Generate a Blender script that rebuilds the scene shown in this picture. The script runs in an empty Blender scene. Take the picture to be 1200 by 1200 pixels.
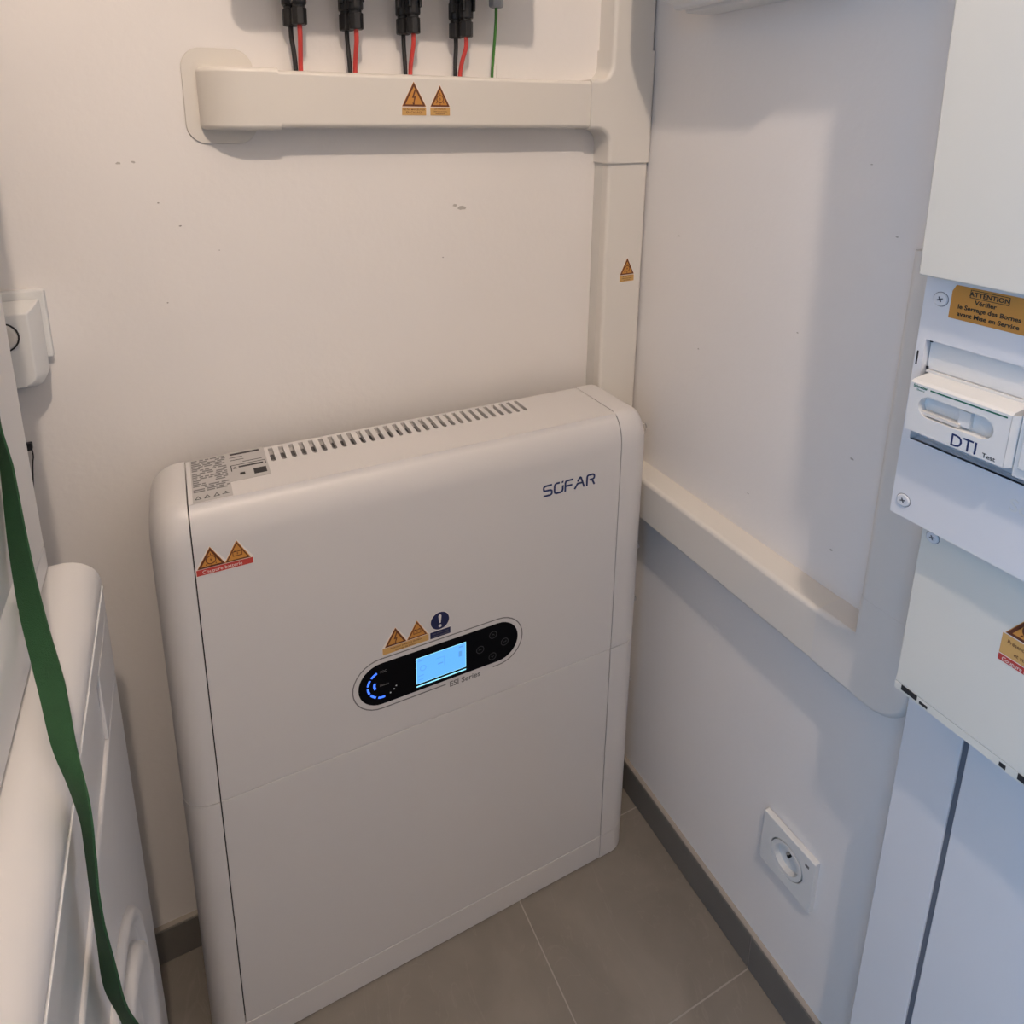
import bpy, bmesh, math, random
from mathutils import Vector, Matrix
random.seed(4)
S = bpy.context.scene
COL = S.collection
PI = math.pi

# ------------------------------------------------------------------ camera
F_PX, CX, CY = 780.4, 569.1, 331.8
cam_d = bpy.data.cameras.new('camera'); cam = bpy.data.objects.new('camera', cam_d); COL.objects.link(cam)
yaw, pit, rol = 0.4412, -0.2347, 0.0027
fwd = Vector((math.sin(yaw)*math.cos(pit), math.cos(yaw)*math.cos(pit), math.sin(pit)))
rt = Vector((math.cos(yaw), -math.sin(yaw), 0)); up = rt.cross(fwd)
r2 = rt*math.cos(rol)+up*math.sin(rol); u2 = -rt*math.sin(rol)+up*math.cos(rol)
m = Matrix((r2, u2, -fwd)).transposed().to_4x4(); m.translation = Vector((-0.7055, -0.9135, 1.2776))
cam.matrix_world = m
cam_d.sensor_width = 36; cam_d.sensor_fit = 'HORIZONTAL'
cam_d.lens = F_PX*36/1200; cam_d.shift_x = (600-CX)/1200; cam_d.shift_y = (CY-600)/1200
cam_d.clip_start = 0.01
S.camera = cam

# ------------------------------------------------------------------ light and exposure
S.view_settings.view_transform = 'Standard'; S.view_settings.look = 'None'
S.view_settings.gamma = 1; S.view_settings.use_curve_mapping = False
S.view_settings.exposure = 0.0
W = bpy.data.worlds.new('sky'); S.world = W; W.use_nodes = True
bg = W.node_tree.nodes['Background']; bg.inputs[0].default_value = (0.29, 0.58, 1.0, 1); bg.inputs[1].default_value = 2.75
LAMP = Vector((-0.70, -1.34, 2.57))
ld = bpy.data.lights.new('ceiling_lamp_light', 'POINT'); ld.energy = 55; ld.color = (1.0, 0.805, 0.66)
ld.shadow_soft_size = 0.032
lo = bpy.data.objects.new('ceiling_lamp_light', ld); lo.location = LAMP; COL.objects.link(lo)
# daylight through the doorway in the left wall (sampling portal for the sky)
pd = bpy.data.lights.new('doorway_portal', 'AREA'); pd.shape = 'RECTANGLE'; pd.size = 0.8; pd.size_y = 2.1
pd.cycles.is_portal = True
po = bpy.data.objects.new('doorway_portal', pd); po.location = (-1.46, -1.25, 1.05)
COL.objects.link(po)
po.rotation_euler = (PI/2, 0, -PI/2)   # faces +x, into the room

# ------------------------------------------------------------------ materials
def mat(name, col, rough=.5, metal=0, bump=0, bscale=400, var=0, vscale=8, emit=None, estr=0, coat=0, alpha=None, spec=None):
    mt = bpy.data.materials.new(name); mt.use_nodes = True
    nt = mt.node_tree; b = nt.nodes['Principled BSDF']
    b.inputs['Base Color'].default_value = (*col, 1); b.inputs['Roughness'].default_value = rough
    b.inputs['Metallic'].default_value = metal
    if spec is not None: b.inputs['Specular IOR Level'].default_value = spec
    if coat: b.inputs['Coat Weight'].default_value = coat
    if emit: b.inputs['Emission Color'].default_value = (*emit, 1); b.inputs['Emission Strength'].default_value = estr
    geo = nt.nodes.new('ShaderNodeNewGeometry')
    if var:
        n = nt.nodes.new('ShaderNodeTexNoise'); n.inputs['Scale'].default_value = vscale; n.inputs['Detail'].default_value = 5
        nt.links.new(geo.outputs['Position'], n.inputs['Vector'])
        mx = nt.nodes.new('ShaderNodeMix'); mx.data_type = 'RGBA'
        mx.inputs[6].default_value = (*[c*(1-var) for c in col], 1); mx.inputs[7].default_value = (*[min(1, c*(1+var)) for c in col], 1)
        nt.links.new(n.outputs['Fac'], mx.inputs[0]); nt.links.new(mx.outputs[2], b.inputs['Base Color'])
    if bump:
        n2 = nt.nodes.new('ShaderNodeTexNoise'); n2.inputs['Scale'].default_value = bscale; n2.inputs['Detail'].default_value = 4
        nt.links.new(geo.outputs['Position'], n2.inputs['Vector'])
        bp = nt.nodes.new('ShaderNodeBump'); bp.inputs['Strength'].default_value = bump; bp.inputs['Distance'].default_value = .001
        nt.links.new(n2.outputs['Fac'], bp.inputs['Height']); nt.links.new(bp.outputs['Normal'], b.inputs['Normal'])
    return mt

M = {}
M['wall'] = mat('painted_plaster', (.83, .805, .78), .75, bump=.35, bscale=90, var=.03, vscale=5)
M['ceil'] = mat('ceiling_low_bounce', (.52, .50, .47), .8)  # ceiling colour darkened to cut the lamp's bounce light
M['wall2'] = mat('unseen_wall_low_bounce', (.42, .40, .37), .8)  # unseen walls, darkened so that bounce light leaves the shadows deep
M['trunk'] = mat('cream_plastic', (.73, .70, .645), .34)
M['trunk2'] = mat('cream_plastic_matt', (.70, .68, .63), .45)
M['trunk3'] = mat('cream_plastic_shaded', (.71, .69, .655), .4)  # cream plastic greyed, shade of the vertical run put into the colour
M['unit'] = mat('powder_coated_white', (.65, .635, .625), .38, bump=.12, bscale=1500)
M['appliance'] = mat('appliance_enamel', (.66, .65, .64), .28)
M['cab'] = mat('white_abs', (.74, .75, .74), .45, bump=.05, bscale=900)
M['cabcream'] = mat('cover_cream', (.74, .735, .67), .45)
M['cabgrey'] = mat('panel_grey_white', (.72, .74, .77), .5)
M['gtl'] = mat('white_pvc', (.72, .74, .77), .45)
M['joint'] = mat('joint_grey', (.13, .145, .175), .7)
M['gap'] = mat('dark_gap', (.02, .02, .022), .8)
M['black'] = mat('black_plastic', (.012, .012, .013), .4)
M['glossblack'] = mat('display_glass', (.002, .002, .003), .5, spec=.08)
M['red'] = mat('red_cable', (.62, .06, .05), .4)
M['green'] = mat('green_strap_webbing', (.012, .070, .022), .75, bump=.8, bscale=1200, var=.25, vscale=40)
M['gycable'] = mat('green_cable', (.05, .20, .03), .45)
M['grey'] = mat('grey_plastic', (.32, .33, .35), .5)
M['metal'] = mat('zinc_metal', (.62, .60, .57), .3, metal=1)
M['screw'] = mat('white_screw', (.72, .73, .75), .3)
M['screwdark'] = mat('screw_recess', (.16, .17, .19), .5)
M['orange'] = mat('label_orange', (.58, .265, .05), .5)
M['brown'] = mat('label_brown_ink', (.13, .035, .012), .5)
M['tan'] = mat('label_tan', (.60, .36, .12), .5)
M['ink'] = mat('black_ink', (.02, .018, .018), .5)
M['redlab'] = mat('label_red', (.48, .05, .04), .5)
M['whitelab'] = mat('label_white', (.78, .74, .70), .5)
M['navy'] = mat('label_navy', (.012, .014, .07), .5)
M['logo'] = mat('logo_blue', (.01, .025, .11), .45)
M['greenink'] = mat('green_ink', (.01, .14, .09), .5)
M['greyink'] = mat('grey_ink', (.17, .165, .165), .6)
M['silverlab'] = mat('silver_label', (.34, .33, .325), .4)
M['silverlab2'] = mat('silver_label_light', (.46, .45, .44), .4)
M['screen'] = mat('lcd_screen', (.02, .05, .1), .4, emit=(.13, .46, 1.0), estr=1.05)
M['screenlite'] = mat('lcd_edge', (.1, .2, .3), .4, emit=(.35, .85, 1.0), estr=1.0)
M['screendim'] = mat('lcd_ink', (.02, .05, .1), .4, emit=(.10, .33, .72), estr=1.0)
M['led'] = mat('blue_led', (.01, .03, .1), .4, emit=(.05, .17, 1.0), estr=1.6)
M['leddot'] = mat('white_led', (.1, .1, .1), .4, emit=(.5, .5, .5), estr=.8)
M['dimprint'] = mat('dim_print', (.035, .035, .038), .6)
M['grout'] = mat('grout', (.36, .335, .30), .9)
M['base'] = mat('baseboard_tile', (.150, .142, .130), .55, var=.12, vscale=12, bump=.1, bscale=200)
M['basetop'] = mat('caulk', (.36, .33, .29), .8)

# stone-look floor tile with veins
def floor_mat():
    mt = bpy.data.materials.new('grey_stone_tile'); mt.use_nodes = True; nt = mt.node_tree; b = nt.nodes['Principled BSDF']
    b.inputs['Roughness'].default_value = .55
    geo = nt.nodes.new('ShaderNodeNewGeometry')
    n = nt.nodes.new('ShaderNodeTexNoise'); n.inputs['Scale'].default_value = 7; n.inputs['Detail'].default_value = 8; n.inputs['Distortion'].default_value = .6
    nt.links.new(geo.outputs['Position'], n.inputs['Vector'])
    cr = nt.nodes.new('ShaderNodeValToRGB'); cr.color_ramp.elements[0].position = .3; cr.color_ramp.elements[0].color = (.185, .168, .145, 1)
    cr.color_ramp.elements[1].position = .7; cr.color_ramp.elements[1].color = (.245, .222, .195, 1)
    nt.links.new(n.outputs['Fac'], cr.inputs[0])
    mp = nt.nodes.new('ShaderNodeMapping'); mp.inputs['Scale'].default_value = (3, 1.2, 1); mp.inputs['Rotation'].default_value = (0, 0, .5)
    nt.links.new(geo.outputs['Position'], mp.inputs[0])
    v = nt.nodes.new('ShaderNodeTexNoise'); v.inputs['Scale'].default_value = 4; v.inputs['Detail'].default_value = 3; v.inputs['Distortion'].default_value = 1.5
    nt.links.new(mp.outputs[0], v.inputs['Vector'])
    c2 = nt.nodes.new('ShaderNodeValToRGB')
    e = c2.color_ramp.elements; e[0].position = .492; e[0].color = (0, 0, 0, 1); e[1].position = .5; e[1].color = (.16, .16, .16, 1)
    e3 = c2.color_ramp.elements.new(.508); e3.color = (0, 0, 0, 1)
    nt.links.new(v.outputs['Fac'], c2.inputs[0])
    mx = nt.nodes.new('ShaderNodeMix'); mx.data_type = 'RGBA'; mx.inputs[7].default_value = (.33, .30, .27, 1)
    nt.links.new(c2.outputs[0], mx.inputs[0]); nt.links.new(cr.outputs[0], mx.inputs[6]); nt.links.new(mx.outputs[2], b.inputs['Base Color'])
    return mt
M['tile'] = floor_mat()

# ------------------------------------------------------------------ object helpers
WL = {}     # world location of every made object
def finish(o, parent, loc):
    COL.objects.link(o)
    WL[o] = Vector(loc)
    o.location = Vector(loc) - (WL[parent] if parent else Vector((0, 0, 0)))
    if parent: o.parent = parent
    return o
def tag(o, label=None, cat=None, group=None, kind=None):
    if label: o['label'] = label
    if cat: o['category'] = cat
    if group: o['group'] = group
    if kind: o['kind'] = kind
    return o
def thing(name, loc, label, cat, group=None, kind=None):
    o = bpy.data.objects.new(name, None); o.empty_display_size = .05
    finish(o, None, loc); return tag(o, label, cat, group, kind)
def obj(name, bm, mt, parent=None, loc=None, smooth=False, label=None, bev=0, seg=2, recalc=True):
    if recalc: bmesh.ops.recalc_face_normals(bm, faces=bm.faces)
    if loc is None:
        if parent is not None: loc = WL[parent]
        else:
            cs = [v.co for v in bm.verts]
            loc = Vector([(min(c[i] for c in cs)+max(c[i] for c in cs))/2 for i in range(3)])
            loc.z = min(c.z for c in cs)
    loc = Vector(loc)
    for v in bm.verts: v.co -= loc
    me = bpy.data.meshes.new(name); bm.to_mesh(me); bm.free()
    mts = mt if isinstance(mt, (list, tuple)) else [mt]
    for x in mts: me.materials.append(M[x] if isinstance(x, str) else x)
    if smooth or bev:
        for p in me.polygons: p.use_smooth = True
    o = bpy.data.objects.new(name, me); finish(o, parent, loc)
    if bev:
        b = o.modifiers.new('bevel', 'BEVEL'); b.width = bev; b.segments = seg; b.limit_method = 'ANGLE'; b.angle_limit = math.radians(32)
        b.harden_normals = True
    elif smooth:
        for e in me.edges: pass
    if label: o['label'] = label
    return o
def NB(): return bmesh.new()
def box(bm, a, b):
    (x0, y0, z0), (x1, y1, z1) = a, b
    x0, x1 = min(x0, x1), max(x0, x1); y0, y1 = min(y0, y1), max(y0, y1); z0, z1 = min(z0, z1), max(z0, z1)
    v = [bm.verts.new(p) for p in [(x0,y0,z0),(x1,y0,z0),(x1,y1,z0),(x0,y1,z0),(x0,y0,z1),(x1,y0,z1),(x1,y1,z1),(x0,y1,z1)]]
    for f in [(0,3,2,1),(4,5,6,7),(0,1,5,4),(1,2,6,5),(2,3,7,6),(3,0,4,7)]: bm.faces.new([v[i] for i in f])
    return bm
def BX(*bs):
    bm = NB()
    for a, b in bs: box(bm, a, b)
    return bm
def extr(bm, pts3, vec):
    """closed 3D outline extruded by vec"""
    vec = Vector(vec)
    a = [bm.verts.new(p) for p in pts3]; b = [bm.verts.new(Vector(p)+vec) for p in pts3]
    n = len(a); bm.faces.new(a); bm.faces.new(b[::-1])
    for i in range(n): bm.faces.new((a[i], b[i], b[(i+1) % n], a[(i+1) % n]))
    return bm
class FR:
    """a drawing plane: origin, x axis, y axis, outward normal"""
    def __init__(s, o, x, y): s.o = Vector(o); s.x = Vector(x).normalized(); s.y = Vector(y).normalized(); s.n = s.x.cross(s.y)
    def p(s, u, v, n=0): return s.o+s.x*u+s.y*v+s.n*n
    def plate(s, bm, pts, n0, n1): return extr(bm, [s.p(u, v, n0) for u, v in pts], s.n*(n1-n0))
def rrect(x0, y0, x1, y1, r, n=5):
    out = []
    for cx, cy, a in ((x1-r, y0+r, -PI/2), (x1-r, y1-r, 0), (x0+r, y1-r, PI/2), (x0+r, y0+r, PI)):
        for i in range(n+1):
            t = a+PI/2*i/n; out.append((cx+r*math.cos(t), cy+r*math.sin(t)))
    return out
def circ(cx, cy, r, n=24, a0=0, a1=2*PI): return [(cx+r*math.cos(a0+(a1-a0)*i/n), cy+r*math.sin(a0+(a1-a0)*i/n)) for i in range(n)]
def stroke(fr, bm, pts, w, n0, n1, closed=False):
    """a flat line of width w along pts with mitred corners"""
    P = [Vector(p) for p in pts]; N = len(P); L, R = [], []
    for i in range(N):
        if closed: a, b = P[i-1], P[(i+1) % N]
        else: a, b = P[max(i-1, 0)], P[min(i+1, N-1)]
        d1 = (P[i]-a).normalized() if (P[i]-a).length > 1e-9 else None
        d2 = (b-P[i]).normalized() if (b-P[i]).length > 1e-9 else None
        if d1 is None: d1 = d2
        if d2 is None: d2 = d1
        t = (d1+d2).normalized(); nn = Vector((-t.y, t.x)); k = max(.45, nn.dot(Vector((-d1.y, d1.x))))
        L.append(P[i]+nn*w/2/k); R.append(P[i]-nn*w/2/k)
    rng = range(N if closed else N-1)
    for i in rng:
        j = (i+1) % N
        fr.plate(bm, [L[i], L[j], R[j], R[i]], n0, n1)
    return bm
FONT_CACHE = {}
def text(name, fr, s, u, v, size, mt, parent, n=.0006, bold=0, align='LEFT', sx=1, label=None):
    c = bpy.data.curves.new(name, 'FONT'); c.body = s; c.size = size; c.align_x = align; c.resolution_u = 3
    c.offset = bold; c.extrude = .00006
    t = bpy.data.objects.new('tmp', c)
    me = bpy.data.meshes.new_from_object(t)
    bpy.data.objects.remove(t); bpy.data.curves.remove(c)
    loc = WL[parent]
    for vv in me.vertices:
        vv.co = fr.p(u+vv.co.x*sx, v+vv.co.y, n+vv.co.z)-loc
    me.materials.clear(); me.materials.append(M[mt])
    for p in me.polygons: p.material_index = 0
    me.name = name
    o = bpy.data.objects.new(name, me); finish(o, parent, loc)
    if label: o['label'] = label
    return o
def lathe(bm, axis_o, axis_d, prof, seg=20):
    d = Vector(axis_d).normalized(); a = d.orthogonal().normalized(); b = d.cross(a); rings = []
    for h, r in prof:
        rings.append([bm.verts.new(Vector(axis_o)+d*h+(a*math.cos(2*PI*i/seg)+b*math.sin(2*PI*i/seg))*max(r, 1e-5)) for i in range(seg)])
    for k in range(len(rings)-1):
        for i in range(seg): bm.faces.new((rings[k][i], rings[k][(i+1) % seg], rings[k+1][(i+1) % seg], rings[k+1][i]))
    bm.faces.new(rings[0][::-1]); bm.faces.new(rings[-1])
    return bm
def catmull(pts, n=8):
    P = [Vector(p) for p in pts]; out = []
    for i in range(len(P)-1):
        p0, p1, p2, p3 = P[max(i-1, 0)], P[i], P[i+1], P[min(i+2, len(P)-1)]
        for k in range(n):
            t = k/n; out.append(.5*((2*p1)+(p2-p0)*t+(2*p0-5*p1+4*p2-p3)*t*t+(3*p1-p0-3*p2+p3)*t**3))
    out.append(P[-1]); return out
def tube(bm, pts, r, seg=10):
    P = [Vector(p) for p in pts]; rings = []
    ref = Vector((0, 1, 0)) if abs((P[-1]-P[0]).normalized().y) < .8 else Vector((0, 0, 1))
    for i, p in enumerate(P):
        t = (P[min(i+1, len(P)-1)]-P[max(i-1, 0)]).normalized(); a = t.cross(ref).normalized(); b = t.cross(a)
        rings.append([bm.verts.new(p+(a*math.cos(2*PI*k/seg)+b*math.sin(2*PI*k/seg))*r) for k in range(seg)])
    for k in range(len(rings)-1):
        for i in range(seg): bm.faces.new((rings[k][i], rings[k][(i+1) % seg], rings[k+1][(i+1) % seg], rings[k+1][i]))
    bm.faces.new(rings[0][::-1]); bm.faces.new(rings[-1]); return bm

# ------------------------------------------------------------------ the room
H = 2.7; XL = -1.45; YF = -2.6
def structure(name, bm, mt, **k): return tag(obj(name, bm, mt, **k), kind='structure')
wb = structure('wall_back', BX(((XL-.1, 0, -.05), (.1, .1, H))), 'wall')
wr = structure('wall_right', BX(((0, YF, -.05), (.1, 0, H))), 'wall')
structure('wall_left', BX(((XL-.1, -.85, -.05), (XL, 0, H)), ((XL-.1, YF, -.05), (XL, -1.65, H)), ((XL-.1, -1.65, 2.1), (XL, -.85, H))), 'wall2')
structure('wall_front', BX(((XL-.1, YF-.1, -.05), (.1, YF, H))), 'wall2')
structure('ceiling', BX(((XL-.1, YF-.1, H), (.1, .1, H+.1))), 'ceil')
floor = structure('floor', BX(((XL-.1, YF-.1, -.06), (.1, .1, -.0005))), 'grout')
TW, TH = .575, .278
jy = -.1235
row = 0; y1 = jy+TH
rows = []
k = 0
while y1 > YF:
    y0 = y1-TH
    off = -.287 if k % 2 == 1 else -.287+TW/2
    x = off+TW
    while x > XL-.01:
        xa, xb = max(x-TW, XL), min(x, 0.0)
        ya, yb = max(y0, YF), min(y1, 0.0)
        if xb-xa > .01 and yb-ya > .01:
            g = .0011
            obj('tile', BX(((xa+g, ya+g, -.008), (xb-g, yb-g, 0))), 'tile', floor)
        x -= TW
    y1 = y0; k += 1
# baseboards: runs of cut tile with a caulk line on top
bb = structure('baseboard_right', BX(((-.0075, -.9, 0), (0, -.0095, .0655))), 'basetop')
yy = -.0095
for ln in (.3905, .575, .4):
    obj('baseboard_tile', BX(((-.0095, yy-ln+.0008, .0005), (-.0005, yy-.0008, .064))), 'base', bb, bev=.0008, seg=1); yy -= ln
bk = structure('baseboard_back', BX(((XL, -.0075, 0), (0, 0, .0655))), 'basetop')
xx = -.0005
for ln in (.29, .575, .575):
    obj('baseboard_tile', BX(((max(XL, xx-ln)+.0008, -.0095, .0005), (xx-.0008, -.0005, .064))), 'base', bk, bev=.0008, seg=1); xx -= ln

# small scuffs and dents on the walls (stains with a shape of their own)
def scuff(fr, u, v, r, mt, parent, sd):
    rnd = random.Random(sd); bm = NB()
    pts = [(u+r*(.6+.6*rnd.random())*math.cos(a), v+.55*r*(.6+.6*rnd.random())*math.sin(a)) for a in [2*PI*i/9 for i in range(9)]]
    fr.plate(bm, pts, -.0002, .0003)
    return obj('scuff_mark', bm, mt, parent)
M['scuff'] = mat('wall_scuff', (.50, .475, .44), .8)
M['scuffdark'] = mat('wall_nick', (.30, .28, .26), .8)
FB = FR((0, 0, 0), (1, 0, 0), (0, 0, 1)); FRW = FR((0, 0, 0), (0, -1, 0), (0, 0, 1))
for i, (x, z, r) in enumerate([(-.314, 1.156, .0065), (-.325, 1.160, .004), (-.345, 1.083, .0012), (-.758, 1.231, .003), (-.742, 1.232, .0025), (-.698, 1.152, .0016), (-.72, 1.182, .0014), (-.722, 1.055, .0014), (-.655, 1.118, .001)]):
    scuff(FB, x, z, r, 'scuff' if r > .0018 else 'scuffdark', wb, i)
for i, (y, z, r) in enumerate([(.12, 1.11, .002), (.42, 1.235, .0015), (.46, 1.16, .002), (.18, .945, .002), (.30, .765, .002), (.445, .89, .003), (.35, 1.02, .0015), (.435, .76, .0025)]):
    scuff(FRW, y, z, r, 'scuff', wr, 40+i)

# ------------------------------------------------------------------ ceiling lamp (out of view, gives the warm light)
t = thing('ceiling_lamp', (LAMP.x, LAMP.y, H), 'plain white ceiling lamp holder above the camera', 'lamp')
obj('base', lathe(NB(), (LAMP.x, LAMP.y, H), (0, 0, -1), [(0, .05), (.012, .05), (.02, .03), (.045, .018), (.05, .018)], 24), 'cab', t, smooth=True)

# ------------------------------------------------------------------ warning stickers
def triangle(fr, bm, cx, y0, w, h, n0, n1): fr.plate(bm, [(cx-w/2, y0), (cx+w/2, y0), (cx, y0+h)], n0, n1)
def bolt(fr, bm, cx, cy, s, n0, n1):
    pts = [(.10, 1), (-.28, -.05), (.02, -.05), (-.12, -.7), (-.25, -.62), (-.10, -1.05), (.12, -.68), (.02, -.66), (.28, .18), (-.02, .12), (.30, 1)]
    fr.plate(bm, [(cx+a*s, cy+b*s) for a, b in pts], n0, n1)
def sun(fr, bm, cx, cy, s, n0, n1):
    stroke(fr, bm, circ(cx, cy, s, 16), s*.22, n0, n1, True)
    for i in range(8):
        a = 2*PI*i/8; stroke(fr, bm, [(cx+1.25*s*math.cos(a), cy+1.25*s*math.sin(a)), (cx+1.6*s*math.cos(a), cy+1.6*s*math.sin(a))], s*.2, n0, n1)
    fr.plate(bm, [(cx+.1*s, cy+.6*s), (cx-.25*s, cy-.1*s), (cx, cy), (cx-.1*s, cy-.6*s), (cx+.28*s, cy+.15*s), (cx+.02*s, cy+.1*s)], n0, n1)
def battery_icon(fr, bm, cx, cy, s, n0, n1):
    stroke(fr, bm, [(cx-s, cy-.6*s), (cx+s, cy-.6*s), (cx+s, cy+.5*s), (cx-s, cy+.5*s)], s*.16, n0, n1, True)
    for d in (-.6, .6): fr.plate(bm, [(cx+(d-.2)*s, cy+.5*s), (cx+(d+.2)*s, cy+.5*s), (cx+(d+.2)*s, cy+.75*s), (cx+(d-.2)*s, cy+.75*s)], n0, n1)
    fr.plate(bm, [(cx+.1*s, cy+.4*s), (cx-.2*s, cy-.05*s), (cx, cy), (cx-.1*s, cy-.5*s), (cx+.24*s, cy+.1*s), (cx+.02*s, cy+.06*s)], n0, n1)
def tri_sign(fr, cx, y0, w, h, icon, parent, thick=True, n=.0002):
    """ orange triangle with ink border and an icon """
    bm = NB(); triangle(fr, bm, cx, y0, w, h, n, n+.0003); obj('warning_triangle', bm, 'orange', parent)
    bm = NB(); k = .84; yb = y0+h*.045
    a, b, c = (cx-w/2*k, yb), (cx+w/2*k, yb), (cx, yb+h*k)
    stroke(fr, bm, [a, b, c], w*(.07 if thick else .045), n+.0003, n+.0005, True); obj('warning_border', bm, 'brown', parent)
    bm = NB(); icon(fr, bm, cx, y0+h*.36, w*(.17 if icon is not bolt else .30), n+.0003, n+.0005); obj('warning_symbol', bm, 'brown', parent)

# ------------------------------------------------------------------ trunking helpers
def wedges(bm, keep):
    lay = bm.edges.layers.float.get('bevel_weight_edge') or bm.edges.layers.float.new('bevel_weight_edge')
    for e in bm.edges:
        a, b = e.verts[0].co, e.verts[1].co
        e[lay] = 1.0 if keep(a, b) else 0.0
    return bm
def wobj(name, bm, mt, bev, keep, parent=None, seg=4):
    wedges(bm, keep)
    o = obj(name, bm, mt, parent, bev=bev, seg=seg)
    o.modifiers['bevel'].limit_method = 'WEIGHT'
    sharp(o, 40)
    return o
def sharp(o, deg):
    me = o.data; bm = bmesh.new(); bm.from_mesh(me)
    for e in bm.edges:
        if len(e.link_faces) == 2 and e.calc_face_angle(0) > math.radians(deg): e.smooth = False
    bm.to_mesh(me); bm.free()
def along(axis, face_axis, face_val):
    # the two long front edges of a run: parallel to axis and lying in the front plane
    def k(a, b):
        d = (b-a)
        return abs(d[axis]) > .02 and all(abs(d[i]) < 1e-6 for i in range(3) if i != axis) and abs(a[face_axis]-face_val) < 1e-5
    return k

# ------------------------------------------------------------------ back wall trunking
D = .040
def cable_run(name, bm, label, axis, fa, fv, bev=.006, mt='trunk', cat='cable trunking'):
    return tag(wobj(name, bm, mt, bev, along(axis, fa, fv)), label, cat)
# horizontal length: a thing with lid, base lip and stickers
ht = thing('cable_trunking', (-.35, 0, 1.2716), 'long horizontal cream cable trunking with two orange warning stickers on the back wall', 'cable trunking')
wobj('lid', BX(((-.5755, -D, 1.2722), (-.1185, -.006, 1.3407))), 'trunk', .006, along(0, 1, -D), ht)
obj('base', BX(((-.5755, -.030, 1.2716), (-.1185, 0, 1.3413))), 'trunk2', ht, bev=.001, seg=1)
FT = FR((0, -D, 0), (1, 0, 0), (0, 0, 1))
def strip_sign(fr, x0, x1, y0, y1, parent, mt, n=.0002):
    bm = NB(); fr.plate(bm, [(x0, y0), (x1, y0), (x1, y1), (x0, y1)], n, n+.0003); return obj('sticker_strip', bm, mt, parent)
def backing(fr, pts, parent):
    bm = NB(); fr.plate(bm, pts, 0, .0002); return obj('sticker_backing', bm, 'whitelab', parent)
def trunk_sign(fr, x0, z0, w, hs, ht_, icon, lines, parent):
    e = .0008
    backing(fr, [(x0-e, z0-e), (x0+w+e, z0-e), (x0+w+e, z0+hs+e), (x0+w/2+e, z0+hs+ht_+2*e), (x0+w/2-e, z0+hs+ht_+2*e), (x0-e, z0+hs+e)], parent)
    strip_sign(fr, x0, x0+w, z0, z0+hs*.9, parent, 'tan')
    tri_sign(fr, x0+w/2, z0+hs, w, ht_, icon, parent)
    hgt = hs*.9/(len(lines)+.5)
    for i, (ln, sc) in enumerate(lines):
        text('sticker_text', fr, ln, x0+w/2, z0+hs*.9-hgt*(i+1)+hgt*.05, hgt*1.0*sc, 'brown', parent, align='CENTER', bold=.00002)
trunk_sign(FT, -.4165, 1.2885, .034, .0115, .032, bolt, [('NE PAS MAN\u0152UVRER', .78), ('EN CHARGE', 1.0)], ht)
trunk_sign(FT, -.3765, 1.2885, .0285, .0115, .028, sun, [('ATTENTION', 1.0), ('C\u00e2bles courant continu', .72), ('sous tension', .9)], ht)
# left end elbow that bends into the wall
bm = NB(); R = .055
pl = [(-.573, .0), (-.573, -.0417)] + [(-.609-R*math.sin(a), -.0417+(.0417)*(1-math.cos(a))) for a in [PI/2*i/10 for i in range(11)]]
extr(bm, [(x, y, 1.2695) for x, y in pl], (0, 0, .0740))
tag(wobj('trunking_end_elbow', bm, 'trunk', .0065, lambda a, b: abs(a.z-b.z) < 1e-6 and not (abs(a.x+.573) < 1e-5 and abs(b.x+.573) < 1e-5) and not (abs(a.y) < 1e-5 and abs(b.y) < 1e-5)), 'cream rounded end elbow where the horizontal trunking bends into the wall', 'trunking fitting')
bm = NB(); FB.plate(bm, rrect(-.680, 1.2525, -.597, 1.3665, .024, 8), 0, .0028)
tag(obj('wall_flange_plate', bm, 'trunk', bev=.0008, seg=1), 'flat cream rounded cover plate on the wall behind the trunking end', 'cover plate')
# vertical lengths in the corner
vt = thing('cable_trunking', (-.04, 0, .25), 'vertical cream cable trunking in the corner below the tee fitting, one orange sticker', 'cable trunking')
wobj('lid', BX(((-.0795, -D+.0008, .25), (-.003, -.004, 1.2195))), 'trunk', .006, along(2, 1, -D+.0008), vt)
obj('base', BX(((-.080, -.022, .25), (-.0025, 0, 1.2195))), 'trunk2', vt, bev=.0008, seg=1)
FT2 = FR((0, -D+.0008, 0), (1, 0, .02), (-.02, 0, 1))
trunk_sign(FT2, -.0275, 1.0245, .0285, .0115, .028, sun, [('ATTENTION', 1.0), ('C\u00e2bles courant continu', .72), ('sous tension', .9)], vt)
cable_run('cable_trunking', BX(((-.0795, -D+.0008, 1.3875), (-.003, 0, H))), 'vertical cream cable trunking in the corner rising above the tee fitting', 2, 1, -D+.0008)
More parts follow.
